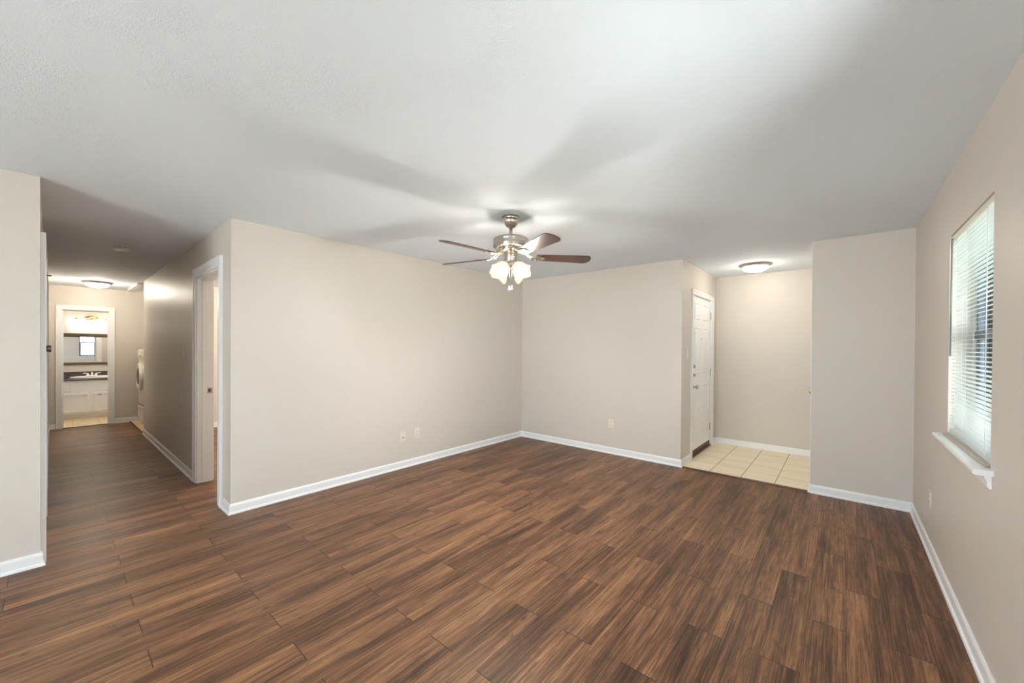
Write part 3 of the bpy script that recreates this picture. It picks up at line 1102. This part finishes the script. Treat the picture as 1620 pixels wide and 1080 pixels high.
# blades: one made, the others copied with their irons
ZB = -0.318
proto = empty('blade', (0, 0, 0))
proto.parent = fan
out = []
R0, R1 = 0.205, 0.665
wd0, wd1 = 0.052, 0.068
n = 10
top_edge = [(R0, -wd0 + 0.012), (R0 + 0.012, -wd0)]
pts = [(R0 + 0.012, -wd0), (R1 - 0.055, -wd1)]
for k in range(1, n):
    a = -PI / 2 + PI * k / n
    pts.append((R1 - 0.055 + 0.055 * math.cos(a) ** 0.8 if math.cos(a) > 0 else R1, wd1 * math.sin(a)))
pts += [(R1 - 0.055, wd1), (R0 + 0.012, wd0), (R0, wd0 - 0.012), (R0, -wd0 + 0.012)]
b = B().prism(pts, Matrix.Translation((0, 0, -0.003)), 0.006)
bmesh.ops.rotate(b.bm, verts=b.bm.verts, cent=(0, 0, 0), matrix=Matrix.Rotation(math.radians(-12), 3, 'X'))
blade = b.out('blade', M['blade'], fan, loc=(0, 0, ZB))
bpy.data.objects.remove(proto)
b = B()
# iron: arm dropping from the flywheel, then a pointed plate under the blade
arm = [(0.085, 0, 0.045), (0.115, 0, 0.036), (0.145, 0, 0.012), (0.175, 0, -0.004), (0.205, 0, -0.008)]
for sgn in (-1, 1):
    b.tube([(x, sgn * (0.010 + 0.012 * i / 4), z) for i, (x, y, z) in enumerate(arm)], 0.0065, 8)
pl = [(0.165, -0.024), (0.20, -0.036), (0.235, -0.038), (0.262, -0.030), (0.278, -0.012), (0.282, 0.0)]
pl = pl + [(x, -y) for x, y in pl[::-1][1:]]
pb = B().prism(pl, Matrix.Translation((0, 0, -0.0105)), 0.006)
bmesh.ops.bevel(pb.bm, geom=list(pb.bm.edges), offset=0.0015, segments=1, affect='EDGES')
for x, y in ((0.205, 0.02), (0.205, -0.02), (0.255, 0.0)):
    pb.lathe([(0, -0.0135), (0.0035, -0.0135), (0.0055, -0.0105), (0, -0.010)], Matrix.Translation((x, y, 0)), 10)
bmesh.ops.rotate(pb.bm, verts=pb.bm.verts, cent=(0, 0, 0), matrix=Matrix.Rotation(math.radians(-12), 3, 'X'))
me_t = bpy.data.meshes.new('tmp')
pb.bm.to_mesh(me_t); pb.bm.free()
b.bm.from_mesh(me_t)
iron = b.out('blade_iron', M['polished'], blade)
for k in range(5):
    o = blade if k == 0 else copy_tree(blade, fan)
    o.rotation_euler = (0, 0, BASE_A + math.radians(8 + 72 * k))

# tulip shades with bulbs
SH = []
NS = 48
prof_in = [(0.018, 0.0), (0.026, 0.006), (0.040, 0.022), (0.050, 0.042), (0.055, 0.062), (0.059, 0.082), (0.066, 0.100), (0.074, 0.114)]


def tulip():
    b = B()
    rings = []
    for side, th_ in ((0, 0.0), (1, -0.003)):
        for i, (r, h) in enumerate(prof_in if side == 0 else prof_in[::-1]):
            t_ = i / (len(prof_in) - 1)
            t_ = t_ if side == 0 else 1 - t_
            ring = []
            for k in range(NS):
                a = 2 * PI * k / NS
                lob = math.cos(4 * a)
                rr = (r + th_) * (1 + 0.11 * t_ ** 3 * lob)
                hh_ = h + 0.010 * t_ ** 4 * lob
                ring.append(b.bm.verts.new((rr * math.cos(a), rr * math.sin(a), -hh_)))
            rings.append(ring)
    for a, c in zip(rings, rings[1:]):
        for k in range(NS):
            b.bm.faces.new([a[k], a[(k + 1) % NS], c[(k + 1) % NS], c[k]]).smooth = True
    return b


shade0 = tulip().out('glass_shade', M['shade'], fan)
sock = B().lathe([(0, 0.032), (0.012, 0.032), (0.016, 0.026), (0.021, 0.016), (0.023, 0.002), (0.023, -0.006), (0.019, -0.008), (0, -0.008)], None, 24).out('socket_cup', M['polished'], shade0)
bulbm = B().lathe([(0, -0.006), (0.012, -0.008), (0.014, -0.026), (0.024, -0.044), (0.028, -0.060), (0.025, -0.076), (0.014, -0.086), (0, -0.089)], None, 20).out('bulb', M['bulb'], shade0)
for k in range(4):
    o = shade0 if k == 0 else copy_tree(shade0, fan)
    a = BASE_A + math.radians(45 + 90 * k)
    tilt = math.radians(44)
    o.rotation_mode = 'QUATERNION'
    d = Vector((math.cos(a) * math.sin(tilt), math.sin(a) * math.sin(tilt), -math.cos(tilt)))
    o.rotation_quaternion = Vector((0, 0, -1)).rotation_difference(d)
    base = Vector((0.058 * math.cos(a), 0.058 * math.sin(a), -0.382))
    o.location = base
    lamp(base + d * 0.085, W_FAN, 0.03, fan)
    B().tube([(0.03 * math.cos(a), 0.03 * math.sin(a), -0.372), tuple(base - d * 0.026)], 0.008, 10).out('light_arm', M['nickel'], fan)
for k, (dx, zl) in enumerate(((-0.010, -0.560), (0.010, -0.556))):
    p = dx * fr2 - 0.044 * ff2
    b = B().tube([(p.x, p.y, -0.35), (p.x, p.y, zl)], 0.0016, 6)
    ch = b.out('pull_chain', M['polished'], fan)
    B().lathe([(0, 0.0), (0.003, -0.001), (0.0045, -0.010), (0.0085, -0.026), (0.0095, -0.034), (0.006, -0.036), (0, -0.036)],
              Matrix.Translation((p.x, p.y, zl)), 16).out('chain_bell', M['white'], ch)


# ------------------------------------------------------------------ flush dome ceiling lights
def dome_light(loc, r, label, watts, group=None):
    t = thing('dome_ceiling_light', label, 'ceiling light', loc, 0.0, 'frosted dome ceiling lights')
    B().lathe([(0, 0), (r * 0.80, 0), (r, -0.004), (r * 1.0, -0.012), (r * 0.93, -0.020), (r * 0.86, -0.030), (r * 0.80, -0.032), (r * 0.78, -0.028), (r * 0.78, -0.004), (0, -0.003)],
              None, 48).out('rim', M['nickel'], t)
    prof = [(r * 0.80, -0.028)] + [(r * 0.80 * math.cos(a), -0.030 - r * 0.36 * math.sin(a)) for a in (PI / 2 * k / 10 for k in range(1, 10))] + [(0, -0.030 - r * 0.36)]
    b = B()
    b.lathe(prof, None, 48)
    # open top: drop the cap face that lathe adds
    for f_ in [f_ for f_ in b.bm.faces if len(f_.verts) > 4]:
        b.bm.faces.remove(f_)
    b.out('glass_dome', M['dome'], t)
    lamp((0, 0, -0.078), watts, 0.035, t, (1.0, 0.89, 0.74))
    return t


dome_light((3.005, 0.875, H), 0.175, 'lit frosted dome light on the entry ceiling', W_FOYER)
dome_light((-5.36, -4.30, H + sag(-5.36)), 0.175, 'lit frosted dome light on the hall ceiling', W_HALL)
dome_light((-6.95, -4.0, H + sag(-6.95)), 0.175, 'dome light added on the bathroom ceiling, unseen above the doorway', 7.0)  # extra lamp, unseen, added to brighten the vanity and bathroom floor
dome_light((-2.3, -1.9, H + sag(-2.3)), 0.175, 'dome light added on the bedroom ceiling, out of view', W_BED)  # added lamp, never in view, lighting the bedroom and spilling into the hall

# ------------------------------------------------------------------ smoke detector, attic hatch
sd = thing('smoke_detector', 'round white smoke detector on the hall ceiling', 'smoke detector', (-1.96, -4.30, H + sag(-1.96)))
B().lathe([(0, 0), (0.072, 0), (0.072, -0.010), (0.068, -0.013), (0, -0.013)], None, 40).out('base_plate', M['white'], sd)
B().lathe([(0, -0.012), (0.062, -0.012), (0.062, -0.018), (0, -0.018)], None, 40).out('vent_slots', M['grey'], sd)
b = B().lathe([(0, -0.018), (0.066, -0.018), (0.067, -0.024), (0.060, -0.036), (0.048, -0.040), (0.020, -0.041), (0, -0.041)], None, 40)
for k in range(8):
    a = 2 * PI * k / 8
    b.xf(Matrix())
    q = Matrix.Rotation(a, 4, 'Z')
    bb2 = [q @ Vector(v) for v in ((0.060, -0.006, -0.012), (0.067, -0.006, -0.012), (0.067, 0.006, -0.012), (0.060, 0.006, -0.012),
                                   (0.060, -0.006, -0.019), (0.067, -0.006, -0.019), (0.067, 0.006, -0.019), (0.060, 0.006, -0.019))]
    vs = [b.bm.verts.new(v) for v in bb2]
    for f_ in ((0, 1, 2, 3), (4, 5, 6, 7), (0, 1, 5, 4), (1, 2, 6, 5), (2, 3, 7, 6), (3, 0, 4, 7)):
        b.bm.faces.new([vs[i] for i in f_])
b.out('cover', M['white'], sd)

ah = thing('attic_hatch', 'white framed hatch panel in the ceiling by the laundry recess', 'attic hatch', (-5.57, -3.50, H + sag(-5.57)))
b = B()
hx, hy = 0.62, 0.375
for (a0, a1, c0, c1) in ((-hx, hx, -hy, -hy + 0.07), (-hx, hx, hy - 0.07, hy), (-hx, -hx + 0.07, -hy + 0.07, hy - 0.07), (hx - 0.07, hx, -hy + 0.07, hy - 0.07)):
    b.box(a0, a1, c0, c1, -0.022, 0.0, 0.003)
b.out('hatch_frame', M['trim'], ah)
B().box(-hx + 0.07, hx - 0.07, -hy + 0.07, hy - 0.07, -0.006, 0.0).out('hatch_panel', M['ceil'], ah)


# ------------------------------------------------------------------ wall plates
def wall_plate(name, label, cat, loc, rotz, kind):
    """plate in local xz, facing local -y"""
    t = thing(name, label, cat, loc, rotz, {'duplex': 'duplex outlets', 'switch': 'light switches'}.get(kind))
    B().box(-0.036, 0.036, -0.006, 0, -0.058, 0.058, 0.003, 2).out('cover_plate', M['plate'], t)
    if kind == 'duplex':
        for zc in (0.020, -0.020):
            q = Matrix.Translation((0, -0.0055, zc)) @ Matrix.Rotation(PI / 2, 4, 'X')
            r = B().lathe([(0, 0), (0.0165, 0), (0.0165, 0.002), (0.0155, 0.003), (0, 0.003)], q, 24).out('receptacle', M['plate'], t)
            s_ = B().box(-0.0075, -0.0050, -0.0092, -0.0083, zc - 0.001, zc + 0.008)
            s_.box(0.0050, 0.0075, -0.0092, -0.0083, zc - 0.001, zc + 0.007)
            s_.box(-0.0025, 0.0025, -0.0092, -0.0083, zc - 0.010, zc - 0.005)
            s_.out('slots', M['dark'], r)
    elif kind == 'coax':
        q = Matrix.Translation((0, -0.0055, -0.006)) @ Matrix.Rotation(PI / 2, 4, 'X')
        B().lathe([(0, 0), (0.0075, 0), (0.0075, 0.003), (0.005, 0.004), (0.005, 0.012), (0, 0.012)], q, 12).out('coax_jack', M['darkmetal'], t)
        for zc in (0.042, -0.042):
            q = Matrix.Translation((0, -0.0055, zc)) @ Matrix.Rotation(PI / 2, 4, 'X')
            B().lathe([(0, 0), (0.003, 0), (0.002, 0.0012), (0, 0.0014)], q, 10).out('screw', M['nickel'], t)
    else:
        B().box(-0.006, 0.006, -0.008, -0.005, -0.013, 0.013, 0.001).out('toggle_slot', M['plate'], t)
        o = B().box(-0.0045, 0.0045, -0.018, -0.004, -0.005, 0.005, 0.0012).out('toggle', M['white'], t, rot=(math.radians(-25), 0, 0))
    return t


wall_plate('coax_plate', 'ivory cable jack plate on left wall, left of the outlet', 'wall plate', (0.0, -2.172, 0.357), PI / 2, 'coax')
wall_plate('wall_outlet', 'ivory duplex outlet on the long left wall', 'outlet', (0.0, -1.980, 0.373), PI / 2, 'duplex')
wall_plate('wall_outlet', 'ivory duplex outlet on the back wall', 'outlet', (1.522, 0.0, 0.395), 0, 'duplex')
wall_plate('wall_outlet', 'ivory duplex outlet on the right wall below the window', 'outlet', (XR, -0.88, 0.373), -PI / 2, 'duplex')
wall_plate('light_switch', 'ivory light switch in the hall beside the bedroom door frame', 'light switch', (-1.76, -3.823, 1.335 + sag(-1.76)), 0, 'switch')
wall_plate('light_switch', 'ivory light switch left of the front door', 'light switch', (XE, 0.21, 1.33), PI / 2, 'switch')
th_ = thing('thermostat', 'small white box high on the hall left wall, above the dark knob', 'thermostat', (-1.55, YH, 1.545 + sag(-1.55)), PI)
B().box(-0.06, 0.06, -0.006, 0, -0.062, 0.062, 0.002).out('back_plate', M['plate'], th_)
B().box(-0.055, 0.055, -0.024, -0.006, -0.058, 0.058, 0.004, 2).out('cover', M['white'], th_)

# ------------------------------------------------------------------ laundry: washer on a pedestal drawer
WZ = sag(-5.8) + 0.012
ws = thing('washing_machine', 'white front-load washer on a drawer pedestal in the laundry recess', 'washing machine', (-5.80, -3.735, WZ))
b = B().box(-0.34, 0.34, 0.0, 0.70, 0.345, 1.345, 0.012, 3)
b.out('cabinet', M['enamel'], ws)
b = B().box(-0.335, 0.335, -0.002, 0.695, 0.03, 0.325, 0.006, 2).box(-0.32, 0.32, 0.03, 0.68, 0.0, 0.03)
pd = b.out('pedestal', M['enamel'], ws)
B().box(-0.315, 0.315, -0.014, 0.0, 0.06, 0.305, 0.006, 2).out('pedestal_drawer', M['enamel'], pd)
B().box(-0.33, 0.33, 0.01, 0.69, 0.324, 0.347).out('base_gap', M['dark'], ws)
q = Matrix.Translation((0, 0, 0.855)) @ Matrix.Rotation(PI / 2, 4, 'X')
b = B().lathe([(0.17, 0.0), (0.250, 0.0), (0.255, 0.012), (0.248, 0.030), (0.225, 0.044), (0.195, 0.048), (0.176, 0.040), (0.168, 0.020)], q, 56)
for f_ in [f_ for f_ in b.bm.faces if len(f_.verts) > 4]:
    b.bm.faces.remove(f_)
rg = b.out('door_ring', M['enamel'], ws)
B().lathe([(0, 0.060), (0.06, 0.058), (0.12, 0.050), (0.16, 0.036), (0.174, 0.018), (0.172, 0.002), (0, 0.002)], q, 48).out('door_glass', M['door_glass'], rg)
B().box(0.215, 0.245, -0.052, -0.028, 0.80, 0.91, 0.006, 2).out('door_handle', M['enamel'], rg)
cp = B().box(-0.335, 0.335, -0.012, 0.004, 1.17, 1.325, 0.008, 2).out('control_panel', M['enamel'], ws)
q = Matrix.Translation((0.03, -0.012, 1.245)) @ Matrix.Rotation(PI / 2, 4, 'X')
B().lathe([(0, 0), (0.040, 0), (0.038, 0.012), (0.032, 0.026), (0.028, 0.028), (0, 0.028)], q, 32).out('dial', M['enamel'], cp)
B().box(-0.31, -0.09, -0.016, -0.010, 1.19, 1.30, 0.004).out('detergent_drawer', M['enamel'], cp)
b = B()
for k in range(4):
    b.box(0.13 + 0.04 * k, 0.155 + 0.04 * k, -0.016, -0.010, 1.235, 1.25, 0.002)
b.out('buttons', M['white'], cp)

# ------------------------------------------------------------------ bathroom
BZ0 = sag(-7.4) + 0.004
va = thing('bathroom_vanity', 'white bathroom vanity cabinet with drawer and two doors', 'vanity cabinet', (-7.35, -4.25, BZ0))
y0, y1 = -0.62, 0.62
b = B().box(-0.49, 0.0, y0, y1, 0.10, 0.745).box(-0.49, -0.075, y0 + 0.01, y1 - 0.01, 0.0, 0.10)
b.out('cabinet_body', M['cab'], va)


def shaker(yA, yB, zA, zB, name, kn=None):
    b = B().box(0.0, 0.010, yA, yB, zA, zB, 0.002)
    w = 0.038 if name == 'door' else 0.018
    for (a0, a1, c0, c1) in ((yA, yA + w, zA, zB), (yB - w, yB, zA, zB), (yA + w, yB - w, zA, zA + w), (yA + w, yB - w, zB - w, zB)):
        b.box(0.008, 0.019, a0, a1, c0, c1, 0.002)
    d_ = b.out(name, M['cab'], va)
    if kn:
        kb = B()
        kb.box(0.034, 0.040, kn[0] - 0.026, kn[0] + 0.026, kn[1] - 0.009, kn[1] + 0.009, 0.003, 2)
        for s_ in (-0.02, 0.02):
            kb.tube([(0.017, kn[0] + s_, kn[1]), (0.036, kn[0] + s_, kn[1])], 0.004, 8)
        kb.out('pull', M['nickel'], d_)


shaker(-0.60, -0.275, 0.545, 0.70, 'drawer', (-0.44, 0.622))
shaker(-0.60, -0.055, 0.135, 0.505, 'door', (-0.11, 0.455))
shaker(0.005, 0.58, 0.135, 0.505, 'door', (0.085, 0.465))
shaker(0.40, 0.60, 0.545, 0.70, 'drawer', (0.50, 0.622))

vt = thing('granite_countertop', 'black speckled granite vanity top with backsplash', 'countertop', (-7.35, -4.25, BZ0))
b = B().box(-0.498, 0.025, -0.64, 0.64, 0.746, 0.784, 0.006, 2)
b.out('counter', M['granite'], vt)
B().box(-0.498, -0.476, -0.64, 0.64, 0.784, 0.895, 0.003).out('backsplash', M['granite'], vt)
sk = thing('sink_basin', 'white oval drop-in sink in the granite vanity top', 'sink', (-7.60, -4.25, BZ0 + 0.784))
b = B()
b.lathe([(1.0, 0.001), (1.02, 0.010), (1.0, 0.022), (0.93, 0.026), (0.84, 0.022), (0.78, 0.012), (0.70, 0.006), (0.0, 0.004)], None, 48)
b.xf(Matrix.Diagonal((0.205, 0.30, 1, 1)))
b.out('basin', M['porcelain'], sk)
B().lathe([(0, 0.0041), (0.022, 0.0041), (0.022, 0.008), (0, 0.008)], None, 20).out('drain', M['chrome'], sk)
fc = thing('faucet', 'two-handle white and chrome faucet behind the oval sink', 'faucet', (-7.755, -4.25, BZ0 + 0.784))
B().box(-0.028, 0.028, -0.085, 0.085, 0.024, 0.040, 0.008, 3).out('deck_plate', M['porcelain'], fc)
B().tube([(0, 0, 0.035), (0.005, 0, 0.065), (0.03, 0, 0.088), (0.07, 0, 0.085), (0.10, 0, 0.066)], [0.016, 0.015, 0.013, 0.012, 0.011], 14).out('spout', M['porcelain'], fc)
for s_ in (-1, 1):
    b = B().lathe([(0, 0.036), (0.020, 0.036), (0.016, 0.056), (0.014, 0.072), (0, 0.076)], Matrix.Translation((0, s_ * 0.055, 0)), 18)
    b.tube([(0, s_ * 0.055, 0.070), (0.004, s_ * 0.085, 0.080), (0.008, s_ * 0.125, 0.084)], [0.009, 0.008, 0.006], 10)
    b.out('handle', M['porcelain'], fc)

mi = thing('bathroom_mirror', 'wide bronze-framed mirror above the bathroom vanity', 'mirror', (WX, -4.25, 1.30 + 0.0))
mz0, mz1 = -0.315, 0.315
B().box(0.004, 0.012, -0.60, 0.60, mz0 + 0.03, mz1 - 0.03).out('mirror_glass', M['mirror'], mi)
b = B()
b.box(0.0, 0.03, -0.62, 0.62, mz1 - 0.055, mz1, 0.006, 2).box(0.0, 0.02, -0.62, 0.62, mz1 - 0.075, mz1 - 0.05, 0.004, 2)
b.box(0.0, 0.03, -0.62, 0.62, mz0, mz0 + 0.05, 0.006, 2)
b.box(0.0, 0.03, -0.62, -0.575, mz0, mz1, 0.006, 2).box(0.0, 0.03, 0.575, 0.62, mz0, mz1, 0.006, 2)
b.out('mirror_frame', M['frame'], mi)

vl = thing('vanity_light', 'brass three-lamp wall light above the bathroom mirror', 'wall light', (WX, -4.255, 1.925))
b = B()
b.lathe([(0, 0), (1.0, 0), (1.0, 0.3), (0.86, 0.6), (0.80, 0.55), (0.74, 0.9), (0.3, 1.0), (0, 1.0)], None, 40)
b.xf(Matrix(((0, 0, 0.03, 0), (0.10, 0, 0, 0), (0, 0.055, 0, 0), (0, 0, 0, 1))))
b.out('back_plate', M['brass'], vl)
arm_ = B()
arm_.tube([(0.045, -0.205, -0.012), (0.052, -0.16, 0.006), (0.045, -0.10, -0.004), (0.03, -0.04, 0.0), (0.03, 0.04, 0.0), (0.045, 0.10, -0.004), (0.052, 0.16, 0.006), (0.045, 0.205, -0.012)], 0.006, 8)
arm_.tube([(0.02, 0, 0), (0.06, 0, -0.02), (0.075, 0, -0.03)], 0.007, 8)
arm_.out('arm', M['brass'], vl)
for k, (yy, xx) in enumerate(((-0.205, 0.052), (0.0, 0.08), (0.205, 0.052))):
    m_ = Matrix.Translation((xx, yy, -0.03))
    cup = B().lathe([(0, 0.03), (0.010, 0.028), (0.014, 0.014), (0.024, 0.0), (0.026, -0.008), (0, -0.008)], m_, 20).out('socket_cup', M['brass'], vl)
    b = B().lathe([(0.024, -0.006), (0.036, -0.02), (0.050, -0.05), (0.056, -0.085), (0.064, -0.115)], m_, 32)
    for f_ in [f_ for f_ in b.bm.faces if len(f_.verts) > 4]:
        b.bm.faces.remove(f_)
    b.out('glass_shade', M['vshade'], vl)
    lamp((xx, yy, -0.03 - 0.07), W_BATH, 0.025, vl, (1.0, 0.95, 0.87))
